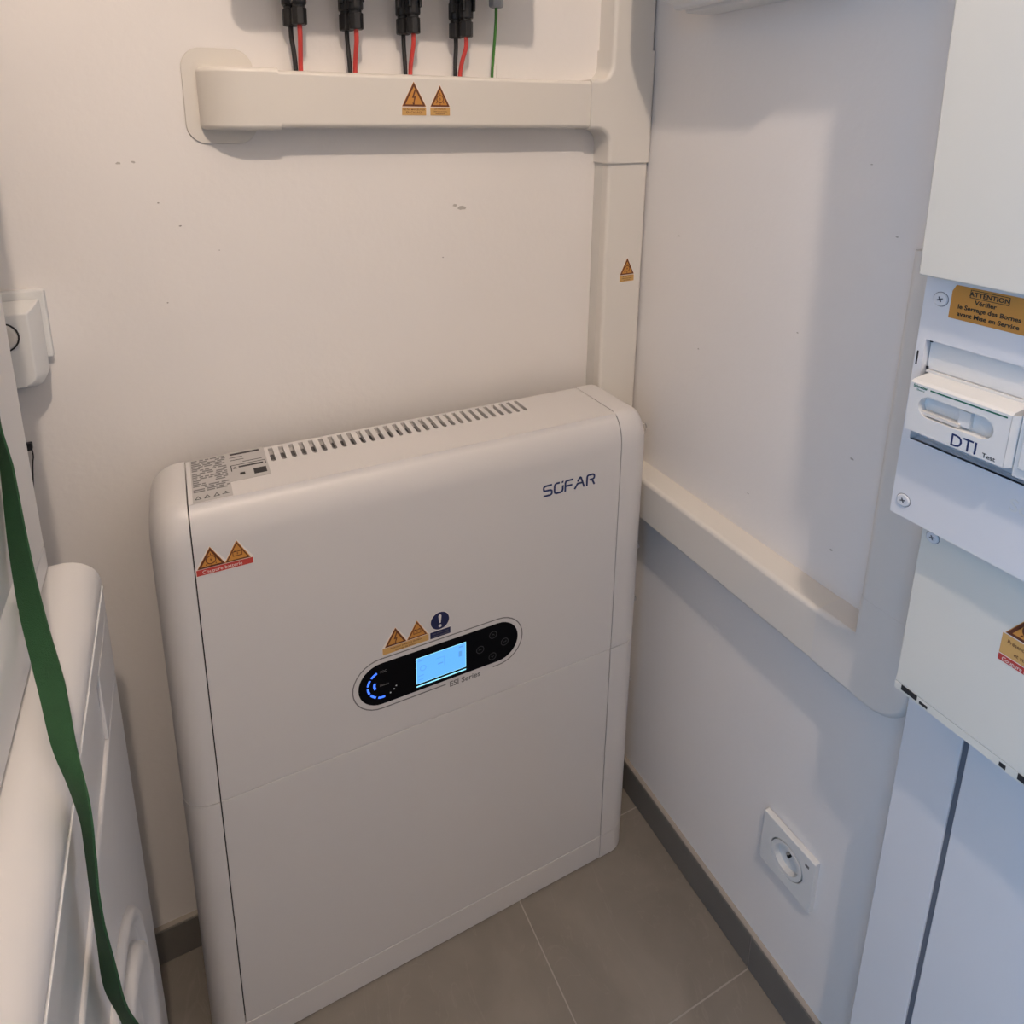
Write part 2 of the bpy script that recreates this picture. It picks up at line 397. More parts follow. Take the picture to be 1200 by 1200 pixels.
# tee
def arc(cx, cy, r, a0, a1, n=6): return [(cx+r*math.cos(a0+(a1-a0)*i/n), cy+r*math.sin(a0+(a1-a0)*i/n)) for i in range(n+1)]
r = .022
pl = [(-.0015, 1.2180), (-.0015, 1.3885), (-.0825, 1.3885)] + arc(-.0825-r, 1.3430+r, r, 0, -PI/2) + [(-.119, 1.3430), (-.119, 1.2700)] + arc(-.0825-r, 1.2700-r, r, PI/2, 0) + [(-.0825, 1.2180)]
bm = NB(); extr(bm, [(x, 0, z) for x, z in pl], (0, -.0425, 0))
tag(wobj('trunking_tee', bm, 'trunk', .0060, lambda a, b: abs(a.y+.0425) < 1e-5 and abs(b.y+.0425) < 1e-5 and not (abs(a.z-b.z) < 1e-5 and (abs(a.z-1.2180) < 1e-4 or abs(a.z-1.3885) < 1e-4)) and not (abs(a.x+.119) < 1e-5 and abs(b.x+.119) < 1e-5)), 'cream tee fitting joining the horizontal and vertical trunking in the corner', 'trunking fitting')

# right wall trunking
CZ0, CZ1 = .6305, .7053; DR = .044
cable_run('cable_trunking', BX(((-DR, -.4585, CZ0), (0, -.0425, CZ1))), 'horizontal cream cable trunking running along the right wall beside the battery unit', 1, 0, -DR, bev=.007)
r = .045; ri = .004
pl = [(-.4580, CZ0-.001), (-.4580, CZ1+.001), (-.505+.0, CZ1+.001), (-.505, .760), (-.5765, .760)] + arc(-.5765+r, CZ0-.001+r, r, PI, 1.5*PI, 10)
bm = NB(); extr(bm, [(0, y, z) for y, z in pl], (-DR-.0004, 0, 0))
tag(wobj('trunking_elbow', bm, 'trunk3', .007, lambda a, b: abs(a.x+DR+.0004) < 1e-5 and abs(b.x+DR+.0004) < 1e-5 and not (abs(a.z-.760) < 1e-5 and abs(b.z-.760) < 1e-5) and not (abs(a.y+.458) < 1e-5 and abs(b.y+.458) < 1e-5)), 'cream flat elbow fitting with a big rounded corner low on the right wall', 'trunking fitting')
cable_run('cable_trunking', BX(((-DR, -.5755, .760), (0, -.5055, 1.157))), 'vertical cream trunking on the right wall, half hidden behind the electrical panels', 2, 0, -DR, bev=.007, mt='trunk3')

# ------------------------------------------------------------------ solar connectors and their cables
bz = thing('wall_box', (-.43, 0, 1.50), 'white wall box above the photograph from which the black connectors hang', 'electrical box')
obj('housing', BX(((-.624, -.135, 1.50), (-.243, 0, 1.85))), 'cab', bz, bev=.012, seg=3)
obj('cover', BX(((-.612, -.143, 1.515), (-.255, -.135, 1.84))), 'cab', bz, bev=.003)
def connector(x, y, zb, cable, xt, yt, label, cmat):
    t = thing('solar_connector', (x, y, zb), label, 'connector')
    # splined nut
    bm = NB(); pts = []
    for i in range(16):
        a = 2*PI*i/16; rr = .0098 if i % 2 else .0088; pts.append((x+rr*math.cos(a), y+rr*math.sin(a), zb))
    extr(bm, pts, (0, 0, .020)); obj('nut', bm, 'black', t, bev=.0012, seg=1)
    obj('collar', lathe(NB(), (x, y, zb+.020), (0, 0, 1), [(0, .0075), (.0035, .0075)], 16), 'black', t)
    bm = lathe(NB(), (x, y, zb+.0235), (0, 0, 1), [(0, .0092), (.002, .0098), (.020, .0098), (.024, .0085), (.05, .0085), (.1005-(zb-1.4), .0085)], 16)
    for s in (-1, 1): box(bm, (x+s*.0075-.0015, y-.0112, zb+.032), (x+s*.0075+.0015, y-.004, zb+.075))
    obj('body', bm, 'black', t)
    pts = catmull([(x, y, zb+.004), (x, y, zb-.012), (x*.35+xt*.65, y*.5+yt*.5, (zb+1.343)/2-.004), (xt, yt, 1.347), (xt, yt, 1.330)], 6)
    obj('cable', tube(NB(), pts, .0030), cmat, t, smooth=True, label=cable+' cable')
    return t
pairs = [(-.5470, 1.3955), (-.4770, 1.3940), (-.4010, 1.3935), (-.3255, 1.3930)]
xt0 = [-.5455, -.4765, -.4015, -.3290]
ordn = ['leftmost', 'second', 'third', 'rightmost']
for i, (x, z) in enumerate(pairs):
    connector(x-.0035, -.018, z-.001, 'black', xt0[i]-.0028, -.022, 'black solar connector on a black cable, %s pair from the left, back one' % ordn[i], 'black')
    connector(x+.0040, -.036, z-.001, 'red', xt0[i]+.0028, -.026, 'black solar connector on a red cable, %s pair from the left, front one' % ordn[i], 'red')
t = thing('cable_gland', (-.272, -.027, 1.434), 'grey cable gland with a thin green earth cable, right of the black connectors', 'cable gland')
obj('gland_nut', lathe(NB(), (-.272, -.027, 1.434), (0, 0, 1), [(0, .0085), (.002, .0105), (.02, .0105), (.022, .0085), (.066, .0085)], 6), 'grey', t, bev=.0008)
obj('cable', tube(NB(), catmull([(-.272, -.027, 1.45), (-.272, -.027, 1.42), (-.2745, -.027, 1.385), (-.2770, -.026, 1.35), (-.2770, -.026, 1.33)], 6), .0021), 'gycable', t, smooth=True)
obj('cable_sleeve', tube(NB(), catmull([(-.273, -.0275, 1.368), (-.2722, -.030, 1.350), (-.2715, -.030, 1.333)], 4), .0010, 6), 'whitelab', t, smooth=True)

# ------------------------------------------------------------------ battery and inverter cabinet
UX0, UX1, SX0, SX1 = -.766, -.0657, -.7222, -.1268
UF, UB, UH, ZM, HK = .1702, .0398, .8520, .4442, .0516
RY, RZ, CR = .028, .050, .036      # front top rounding, side rounding
unit = thing('battery_cabinet', (-.416, -.10, 0), 'tall white home battery and inverter cabinet with a lit blue display standing in the corner', 'battery cabinet')
def sect(inset, z0, z1, top):
    """outline in (y,z): back-bottom, back-top, rounded front-top, front-bottom"""
    f = -(UF-inset)
    pts = [(-UB, z0)]
    if top:
        zt = z1-inset; pts.append((-UB, zt)); ry, rz = max(.004, RY), max(.006, RZ-inset*.6)
        for i in range(11):
            a = PI/2*i/10; pts.append((f+ry-ry*math.sin(a), zt-rz+rz*math.cos(a)))
    else: pts += [(-UB, z1), (f, z1)]
    pts.append((f, z0)); return pts
def cap(side, z0, z1, top, name, label):
    bm = NB(); n = 9; rings = []
    xs = SX0-.0006 if side < 0 else SX1+.0006; xe = UX0 if side < 0 else UX1
    wflat = abs(xe-xs)-CR
    prof = [(xs, 0)] + [(xs+side*(wflat+CR*math.sin(PI/2*i/n)), CR*(1-math.cos(PI/2*i/n))) for i in range(n+1)]
    prof = [(x, min(ins, CR*.97)) for x, ins in prof]
    for x, ins in prof: rings.append([bm.verts.new((x, y, z)) for y, z in sect(ins, z0, z1, top)])
    N = len(rings[0])
    for k in range(len(rings)-1):
        for i in range(N): bm.faces.new((rings[k][i], rings[k][(i+1) % N], rings[k+1][(i+1) % N], rings[k+1][i]))
    bm.faces.new(rings[0]); bm.faces.new(rings[-1][::-1])
    o = obj(name, bm, 'unit', unit, smooth=True, label=label)
    sharp(o, 50); return o
def sharp(o, deg):
    me = o.data; bm = bmesh.new(); bm.from_mesh(me)
    for e in bm.edges:
        if len(e.link_faces) == 2 and e.calc_face_angle(0) > math.radians(deg): e.smooth = False
    bm.to_mesh(me); bm.free()
for s, w in ((-1, 'left'), (1, 'right')):
    cap(s, ZM+.0009, UH, True, 'side_cover', 'rounded %s side cover of the upper module' % w)
    cap(s, HK+.0004, ZM-.0009, False, 'side_cover', 'rounded %s side cover of the lower module' % w)
    cap(s, .002, HK-.0004, False, 'plinth_end', 'rounded %s end of the plinth' % w)
obj('inner_frame', BX(((SX0-.02, -UF+.012, .01), (SX1+.02, -UB-.004, UH-.05))), 'gap', unit)
# upper front cover with rounded top edge; flat top is the slotted plate
YC = -.1525
bm = NB(); T = .0015
outer = [(-UF, ZM+.0009), (-UF, UH-RZ)] + [(-UF+RY-RY*math.cos(a), UH-RZ+RZ*math.sin(a)) for a in [PI/2*i/14 for i in range(1, 15)]]
# where the crease is: pull the outline so that it ends at YC with a tiny step
outer = [p for p in outer if p[0] <= YC] + [(YC, UH-.0003)]
inner = [(y+.008, z-.006) for y, z in outer[::-1]]
extr(bm, [(SX0+.0009, y, z) for y, z in outer+inner], (SX1-SX0-.0018, 0, 0))
sharp(obj('upper_front_cover', bm, 'unit', unit, smooth=True), 40)
obj('lower_front_cover', BX(((SX0+.0007, -UF, HK+.0005), (SX1-.0007, -UF+.01, ZM-.0007))), 'unit', unit, bev=.0008, seg=1)
obj('plinth', BX(((SX0-.0006, -UF, .002), (SX1+.0006, -UF+.012, HK-.0004))), 'unit', unit, bev=.0012, seg=1)
# slotted top plate: 29 through slots next to the back edge
bm = NB(); zt0, zt1 = UH-.006, UH
x0, x1 = SX0+.0009, SX1-.0009
ys0, ys1 = -.0862, -.0450
sx = [(-.6174+.01330*i) for i in range(29)]; hw = .0031
box(bm, (x0, YC+.0003, zt0), (x1, ys0, zt1)); box(bm, (x0, ys1, zt0), (x1, -UB, zt1-.0012))
edges = [x0]
for c in sx: edges += [c-hw, c+hw]
edges.append(x1)
for i in range(0, len(edges), 2): box(bm, (edges[i], ys0, zt0), (edges[i+1], ys1, zt1))
# rounded slot ends
for c in sx:
    for q in (-1, 1): extr(bm, [(c+q*hw, ys0, zt0), (c+q*hw, ys0+.0022, zt0), (c+q*hw*.35, ys0, zt0)], (0, 0, zt1-zt0))
obj('slotted_top_plate', bm, 'unit', unit)
obj('vent_baffle', BX(((x0, -.093, UH-.016), (-.23, -UB-.003, UH-.0125))), 'greyink', unit)
bm = NB()
for c in sx: box(bm, (c-.0066, -.067, UH-.0125), (c+.0066, -.061, UH-.0105))
tag(obj('vent_rib', bm, 'silverlab', unit), kind='stuff')

# rating label on the top
class FRT(FR):
    def p(s, u, v, n=0): return s.o+s.x*(u*.9907-.0066)+s.y*(v*.9907-.0085)+s.n*n
FTOP = FRT((0, 0, UH), (1, 0, 0), (0, 1, 0))
bm = NB(); FTOP.plate(bm, [(-.7165, -.1435), (-.6725, -.1435), (-.6725, -.033), (-.7165, -.033)], .0001, .0004); obj('rating_label', bm, 'silverlab2', unit, label='silver rating label')
bm = NB(); FTOP.plate(bm, [(-.6725, -.1105), (-.6245, -.1105), (-.6245, -.032), (-.6725, -.032)], .0001, .0004); obj('rating_label', bm, 'silverlab2', unit, label='smaller silver label with code and serial bars')
bm = NB(); rnd = random.Random(7)
for i in range(19):
    y = -.0365-.0045*i
    xa = -.715
    while xa < -.676:
        wl = .004+.009*rnd.random(); wl = min(wl, -.674-xa)
        if rnd.random() < .85: FTOP.plate(bm, [(xa, y-.0026), (xa+wl, y-.0026), (xa+wl, y), (xa, y)], .0004, .00055)
        xa += wl+.0015+.002*rnd.random()
tag(obj('small_print', bm, 'greyink', unit), kind='stuff')
bm = NB()
for cx in (-.7105, -.7005, -.690):
    stroke(FTOP, bm, [(cx-.003, -.137), (cx+.003, -.137), (cx, -.130)], .0009, .0004, .00055, True)
FTOP.plate(bm, [(-.684, -.136), (-.676, -.136), (-.676, -.1348), (-.684, -.1348)], .0004, .00055); FTOP.plate(bm, [(-.682, -.133), (-.678, -.133), (-.68, -.130)], .0004, .00055)
obj('label_symbols', bm, 'ink', unit)
bm = NB()
FTOP.plate(bm, [(-.668, -.0405), (-.631, -.0405), (-.631, -.036), (-.668, -.036)], .0004, .00055)
for y, a, b in ((-.047, -.669, -.653), (-.0545, -.669, -.652), (-.0625, -.654, -.630)): FTOP.plate(bm, [(a, y-.0012), (b, y-.0012), (b, y), (a, y)], .0004, .00055)
stroke(FTOP, bm, [(-.669, -.085), (-.669, -.0695), (-.627, -.0695), (-.627, -.079)], .0012, .0004, .00055)
FTOP.plate(bm, [(-.660, -.092), (-.654, -.092), (-.654, -.098), (-.660, -.098)], .0004, .00055)
FTOP.plate(bm, [(-.6435, -.088), (-.628, -.088), (-.628, -.1025), (-.6435, -.1025)], .0004, .00055)
FTOP.plate(bm, [(-.660, -.074), (-.630, -.074), (-.630, -.078), (-.660, -.078)], .0004, .00055)
stroke(FTOP, bm, [(-.6665, -.079), (-.6625, -.079), (-.6645, -.074)], .0007, .0004, .00055, True)
obj('label_print', bm, 'ink', unit)

# front graphics
FU = FR((0, -UF, 0), (1, 0, 0), (0, 0, 1))
# maker's wordmark drawn as strokes
bm = NB(); lh = .0158; lx = -.2615; lz = .7555; w = .0028; LW = .0140; st = .0183
def L(pts): stroke(FU, bm, pts, w, .0000, .0004)
def sh(pts, k): return [(lx+st*k+a*LW, lz+b*lh) for a, b in pts]
L(sh([(.98, 1), (.2, 1), (.02, .9), (0, .75), (.04, .58), (.2, .52), (.8, .5), (.96, .42), (1, .25), (.96, .08), (.8, 0), (0, 0)], 0))
L(sh([(.62, 1), (.25, 1), (.06, .92), (0, .75), (0, .25), (.06, .08), (.25, 0), (.75, 0), (.94, .08), (1, .25), (1, .66)], 1))
FU.plate(bm, [(lx+st+.86*LW, lz+.88*lh), (lx+st+1.06*LW, lz+.95*lh), (lx+st+1.06*LW, lz+1.12*lh), (lx+st+.86*LW, lz+1.05*lh)], 0, .0004)
L(sh([(0, -.07), (0, .8), (.06, .94), (.2, 1), (.95, 1)], 2)); L(sh([(.12, .47), (.85, .47)], 2))
L(sh([(-.15, -.07), (.2, .42), (.78, .42)], 3)); L(sh([(.22, .62), (.42, .94), (.52, 1), (.62, .94), (1.05, -.07)], 3))
L(sh([(.08, -.07), (.08, .8), (.14, .96), (.28, 1), (.8, 1), (.96, .92), (1, .76), (.96, .58), (.8, .5), (.4, .5)], 4)); L(sh([(.72, .46), (1.03, -.07)], 4))
obj('wordmark', bm, 'logo', unit)

# orange + red sticker at upper left
e = .0007
backing(FU, [(-.7205-e, .7705-e), (-.6585+e, .7705-e), (-.6585+e, .7785+e), (-.675+e, .8055), (-.675-e, .8055), (-.688, .7835), (-.7045+e, .8055), (-.7045-e, .8055), (-.7205-e, .7785+e)], unit)
strip_sign(FU, -.7205, -.6585, .7705, .7780, unit, 'redlab')
tri_sign(FU, -.7040, .7788, .0305, .0262, sun, unit)
tri_sign(FU, -.6752, .7788, .0290, .0262, battery_icon, unit, thick=False)
text('sticker_text', FU, 'Coupure batterie', -.6925, .7722, .0062, 'whitelab', unit, align='CENTER')
# sticker above the display
backing(FU, [(-.5065-e, .5795-e), (-.4405+e, .5795-e), (-.4405+e, .5905), (-.457, .6180), (-.471, .594), (-.4876, .6180), (-.5065-e, .5905)], unit)
strip_sign(FU, -.5065, -.4405, .5798, .5895, unit, 'tan')
tri_sign(FU, -.4880, .5905, .0310, .0267, bolt, unit)
tri_sign(FU, -.4572, .5905, .0300, .0267, battery_icon, unit, thick=False)
text('sticker_text', FU, 'Attention pr\u00e9sence de deux', -.4735, .5855, .0040, 'brown', unit, align='CENTER')
text('sticker_text', FU, 'sources de tension', -.4735, .5812, .0040, 'brown', unit, align='CENTER')
bm = NB(); FU.plate(bm, circ(-.4235, .6050, .0145, 32), 0, .0002); FU.plate(bm, [(-.4390, .5788), (-.4072, .5788), (-.4072, .5905), (-.4390, .5905)], 0, .0002); obj('sticker_backing', bm, 'whitelab', unit)
bm = NB(); FU.plate(bm, circ(-.4235, .6050, .0137, 32), .0002, .0004); obj('blue_disc', bm, 'navy', unit, label='round dark blue mandatory action sign')
bm = NB(); FU.plate(bm, [(-.4382, .5796), (-.4080, .5796), (-.4080, .5897), (-.4382, .5897)], .0002, .0004); obj('sticker_strip', bm, 'navy', unit, label='dark blue strip')
bm = NB(); FU.plate(bm, [(-.4245, .6015), (-.4225, .6015), (-.4212, .6125), (-.4222, .6150), (-.4248, .6150), (-.4258, .6125)], .0004, .0006); FU.plate(bm, circ(-.4235, .5968, .0023, 14), .0004, .0006); obj('exclamation_mark', bm, 'whitelab', unit)
text('sticker_text', FU, 'Isoler les deux sources', -.4231, .5856, .0026, 'greyink', unit, align='CENTER')
text('sticker_text', FU, 'avant toute intervention', -.4231, .5816, .0026, 'greyink', unit, align='CENTER')

# display: engraved outline, black capsule, screen, leds and touch keys
DZ, DXA, DXB = .5350, -.5495, -.2925
def caps(x0, x1, z, r, n=16): return arc(x1-r, z, r, -PI/2, PI/2, n)+arc(x0+r, z, r, PI/2, 1.5*PI, n)
ring = caps(DXA, DXB, DZ, .0400)
top = arc(DXA+.04, DZ, .04, 1.5*PI, PI/2, 16)+arc(DXB-.04, DZ, .04, PI/2, -PI/2, 16)
bm = NB(); stroke(FU, bm, [(-.416, DZ-.04)]+top+[(-.341, DZ-.04)], .0016, 0, .0002); obj('display_outline', bm, 'greyink', unit)
disp = bm = NB(); FU.plate(bm, caps(DXA+.0075, DXB-.0075, DZ, .0330), -.0002, .0006)
disp = obj('display_panel', bm, 'glossblack', unit, bev=.0004, seg=1, label='glossy black capsule display panel')
FD = FR((0, -UF-.0006, 0), (1, 0, 0), (0, 0, 1))
bm = NB(); FD.plate(bm, [(-.4600, .5135), (-.3845, .5135), (-.3845, .5560), (-.4600, .5560)], 0, .0002); scr = obj('screen', bm, 'screenlite', disp, label='lit light blue screen')
bm = NB(); FD.plate(bm, [(-.4592, .5143), (-.3853, .5143), (-.3853, .5552), (-.4592, .5552)], .0002, .0003); obj('screen_field', bm, 'screen', disp)
bm = NB(); FD.plate(bm, [(-.4600, .5082), (-.3845, .5082), (-.3845, .5102), (-.4600, .5102)], 0, .0002); obj('screen_edge_light', bm, 'screenlite', disp)
bm = NB(); stroke(FD, bm, circ(-.450, .5375, .0042, 14), .0010, .0003, .0004, True); obj('screen_icon', bm, 'screendim', disp)
for a, b, c_, d in ((-.457, .5255, -.449, .5268), (-.457, .5195, -.450, .5205), (-.428, .5345, -.420, .5365), (-.396, .5495, -.389, .5520), (-.396, .5345, -.391, .5440), (-.457, .5500, -.449, .5515)):
    bm = NB(); FD.plate(bm, [(a, b), (c_, b), (c_, d), (a, d)], .0003, .0004); obj('screen_icon', bm, 'screendim', disp)
bm = NB(); stroke(FD, bm, [(-.430, .545), (-.418, .545), (-.418, .530)], .0007, .0003, .0004); obj('screen_icon', bm, 'screendim', disp)
cxl, czl, rl = -.5078, .5350, .0213
for a0, a1 in ((112, 138), (147, 172), (181, 206), (215, 240), (250, 276)):
    bm = NB(); stroke(FD, bm, arc(cxl, czl, rl, math.radians(a0), math.radians(a1), 5), .0029, 0, .0002); obj('blue_light', bm, 'led', disp)
bm = NB(); stroke(FD, bm, arc(cxl, czl, .0122, math.radians(158), math.radians(206), 5), .0032, 0, .0002); obj('blue_light', bm, 'led', disp)
for a in (298, 316, 330):
    bm = NB(); aa = math.radians(a); FD.plate(bm, circ(cxl+rl*math.cos(aa), czl+rl*math.sin(aa), .0010, 8), 0, .0002); obj('white_dot', bm, 'leddot', disp)
text('display_text', FD, 'SOC', -.5115, .5535, .0048, 'greyink', disp)
text('display_text', FD, 'Battery', -.5125, .5322, .0044, 'greyink', disp)
for (x, z), ic in (((-.3412, .5512), 'u'), ((-.3221, .5325), 'e'), ((-.3619, .5334), 'b'), ((-.3420, .5145), 'd')):
    bm = NB(); stroke(FD, bm, circ(x, z, .0058, 20), .0009, 0, .0002, True)
    s_ = .0022
    ics = {'u': [(-s_, -s_*.5), (0, s_*.7), (s_, -s_*.5)], 'd': [(-s_, s_*.5), (0, -s_*.7), (s_, s_*.5)], 'e': [(-s_*1.1, 0), (s_, 0), (s_, s_)], 'b': [(s_, 0), (-s_, 0), (-s_*.2, s_*.8)]}[ic]
    stroke(FD, bm, [(x+a, z+b) for a, b in ics], .0008, 0, .0002); obj('touch_key', bm, 'dimprint', disp)
text('series_name', FU, 'ESI Series', -.4105, .4885, .0122, 'greyink', unit, bold=.00022, n=.0001, sx=1.03)
# side catches on the right
for z, big in ((.800, 1), (.590, 0), (.487, 0), (.322, 0)):
    c = obj('side_catch', BX(((UX1-.001, -.134, z-.006), (UX1+.0075, -.120, z+.006))), 'metal', unit, bev=.001)
    if big:
        bm = NB(); pts = [(UX1+.0125+.0055*math.cos(a), -.129, z+.002+.009*math.sin(a)) for a in [2*PI*i/16 for i in range(17)]]
        tube(bm, pts, .0013, 8); obj('ring', bm, 'metal', c, smooth=True)
        obj('lanyard', tube(NB(), catmull([(UX1+.0125, -.129, z-.006), (UX1+.0140, -.129, z-.024), (UX1+.008, -.129, z-.050)], 6), .0008, 6), 'brown', c, smooth=True)
    else: obj('hook', lathe(NB(), (UX1+.005, -.129, z), (1, 0, -.3), [(0, .0035), (.006, .003), (.007, .0052), (.012, .004)], 12), 'metal', c, smooth=True)

# ------------------------------------------------------------------ socket on the right wall
so = thing('wall_socket', (0, -.437, .264), 'square white wall socket with round well low on the right wall above the baseboard', 'wall socket')
SW = FR((-.0005, -.4395, .2675), (0.018, -1, 0), (0, 0, 1)); hs = .0425
bm = NB(); sq = rrect(-hs, -hs, hs, hs, .003, 2); N = 24
def ringface(fr, bm, out, inn, n0, n1, depth):
    # square plate with round hole: out and inn are matched lists
    n = len(out); A = [bm.verts.new(fr.p(*p, n1)) for p in out]; B = [bm.verts.new(fr.p(*p, n1)) for p in inn]
    A0 = [bm.verts.new(fr.p(*p, n0)) for p in out]; B0 = [bm.verts.new(fr.p(*p, n1-depth)) for p in inn]
    for i in range(n):
        j = (i+1) % n
        bm.faces.new((A[i], A[j], B[j], B[i])); bm.faces.new((A0[i], A0[j], A[j], A[i])); bm.faces.new((B[i], B[j], B0[j], B0[i]))
    bm.faces.new(B0); bm.faces.new(A0)
def sqring(h, n):
    out = []
    for i in range(n):
        a = 2*PI*i/n; c, s = math.cos(a), math.sin(a); k = h/max(abs(c), abs(s)); out.append((c*k, s*k))
    return out
ringface(SW, bm, sqring(hs, 32), circ(0, 0, .0265, 32), 0, .010, .0096)
obj('plate', bm, 'cab', so, bev=.0012, label='square white plate standing slightly off the wall')
bm = NB(); ringface(SW, bm, circ(0, 0, .0250, 32), circ(0, 0, .0195, 32), .0005, .0102, .0095); obj('well', bm, 'cab', so)
bm = NB(); o_ = SW.p(0, .009, .0003); lathe(bm, SW.p(0, .0095, .0003), SW.n, [(0, .0024), (.008, .0024), (.009, .0015)], 12); obj('earth_pin', bm, 'metal', so, smooth=True)
bm = NB()
for a in (-.0095, .0095): SW.plate(bm, circ(a, -.002, .0024, 12), .0002, .0005)
SW.plate(bm, circ(.002, .0085, .0022, 10), .0003, .0095)
obj('pin_hole', bm, 'black', so)
bm = NB(); SW.plate(bm, [(.028, .026), (.034, .026), (.034, .030), (.028, .030)], .010, .0103); obj('printed_mark', bm, 'greyink', so)

# socket with plug-in adapter on the back wall
so2 = thing('wall_socket', (-.895, 0, 1.00), 'white square wall socket plate on the back wall behind the plug-in adapter', 'wall socket')
obj('plate', BX(((-.935, -.0105, 1.0045), (-.8505, 0, 1.0885))), 'cab', so2, bev=.0025)
ad = thing('plug_adapter', (-.895, -.010, .978), 'white plug-in adapter with a round dial plugged into the back wall socket', 'plug adapter')
pl = [(-.930, 1.078), (-.930, .979), (-.872, .979)] + arc(-.872, .995, .016, -PI/2, 0, 6) + [(-.856, 1.078)]
bm = NB()
# body tapering towards its face
base = [Vector((x, -.0105, z)) for x, z in pl]; c0 = Vector((-.891, 0, 1.03))
face = [Vector((c0.x+(x-c0.x)*.80, -.052, c0.z+(z-c0.z)*.86)) for x, z in pl]
mid = [Vector((x, -.036, z)) for x, z in pl]
rg = [[bm.verts.new(p) for p in r_] for r_ in (base, mid, face)]
for k in range(2):
    for i in range(len(pl)): bm.faces.new((rg[k][i], rg[k][(i+1) % len(pl)], rg[k+1][(i+1) % len(pl)], rg[k+1][i]))
bm.faces.new(rg[0]); bm.faces.new(rg[2][::-1])
obj('body', bm, 'cab', ad, bev=.0025)
FA = FR((0, -.052, 0), (1, 0, 0), (0, 0, 1))
bm = NB(); stroke(FA, bm, circ(-.890, 1.046, .0165, 28), .0018, 0, .0004, True); obj('dial_outline', bm, 'ink', ad)
bm = NB(); lathe(bm, (-.890, -.052, 1.046), (0, -1, 0), [(0, .0153), (.002, .0150), (.0025, .013)], 28); obj('dial', bm, 'trunk', ad, smooth=False)
hk = thing('wall_clip', (-.889, 0, .888), 'tiny black clip with a thin cable on the back wall below the plug-in adapter', 'clip')
obj('clip_body', BX(((-.900, -.008, .889), (-.8875, 0, .8985))), 'black', hk, bev=.0015)
obj('cable', tube(NB(), catmull([(-.889, -.004, .893), (-.8885, -.004, .88), (-.891, -.004, .865), (-.898, -.004, .80)], 5), .0008, 6), 'black', hk, smooth=True)

# ------------------------------------------------------------------ washing machine (lower) and dryer (stacked on it)
wm = thing('washing_machine', (-1.1, -.5, 0), 'white front-loading washing machine at the left, its side near the battery cabinet', 'washing machine')
Y0, Y1 = -.80, -.192; XB = -1.40; XF = -.810
obj('body', BX(((XB, Y0, .02), (XF-.012, Y1, .800))), 'appliance', wm, bev=.004)
# worktop with rounded front edge
prof = [(XB, .806), (XB, .842)] + [(XF-.034+.034*math.sin(a), .812+.030*math.cos(a)) for a in [PI/2*i/10 for i in range(11)]] + [(XF, .806)]
bm = NB(); extr(bm, [(x, Y0, z) for x, z in prof], (0, Y1-Y0, 0)); obj('worktop', bm, 'appliance', wm, bev=.004, seg=3, label='white worktop with a rounded front edge')
obj('seam_bead', BX(((XF-.004, Y0, .8035), (XF+.0010, Y1-.002, .8056))), 'cab', wm, bev=.0008, seg=1)
obj('control_panel', BX(((XF-.014, Y0, .7745), (XF, Y1-.001, .8035))), 'appliance', wm, bev=.0015)
obj('control_panel_end', BX(((XF-.014, -.287, .700), (XF, Y1-.001, .7735))), 'appliance', wm, bev=.001)
obj('recess', BX(((XF-.0142, Y0, .7), (XF-.0032, -.2875, .7745))), 'appliance', wm)
bm = NB()
extr(bm, [(XF-.014, Y1-.001, .03), (XF-.014, Y1-.001, .699), (XF-.003, Y1-.001, .699), (XF, Y1-.001, .696), (XF, Y1-.001, .03)], (0, Y0-Y1, 0))
obj('front_panel', bm, 'appliance', wm, bev=.004, seg=2)
dy, dz = -.462, .415
bm = NB(); lathe(bm, (XF, dy, dz), (1, 0, 0), [(-.002, .185), (.002, .184), (.006, .180), (.0065, .172), (.002, .168), (.0015, .166)], 64); obj('door_ring', bm, 'appliance', wm, smooth=True)
bm = NB(); lathe(bm, (XF, dy, dz), (1, 0, 0), [(.0, .158), (.010, .154), (.013, .146), (.010, .134), (.002, .120), (-.006, .10), (-.008, .02)], 64); dr = obj('door', bm, 'appliance', wm, smooth=True, label='round door')
dyr = thing('tumble_dryer', (-1.1, -.5, .843), 'white dryer stacked on the washing machine at the left edge of the picture', 'dryer')
DXF = -.852
obj('body', BX(((XB, Y0, .8705), (DXF, -.2015, 1.62))), 'appliance', dyr, bev=.003)
obj('gap_shade', BX(((XB, Y0, .8425), (DXF-.01, -.2105, .8465))), 'gap', dyr)  # black slab painting the shaded gap between dryer and washing machine
obj('plinth', BX(((XB, Y0, .8465), (DXF, -.2015, .870))), 'appliance', dyr, bev=.001, seg=1)
bm = NB(); extr(bm, [(DXF-.004, Y0, .8465), (-.8460, Y0, .8465), (-.8460, Y0, .902), (DXF-.001, Y0, .916), (DXF-.004, Y0, .916)], (0, -.315-Y0, 0)); obj('kick_panel', bm, 'appliance', dyr, bev=.001)

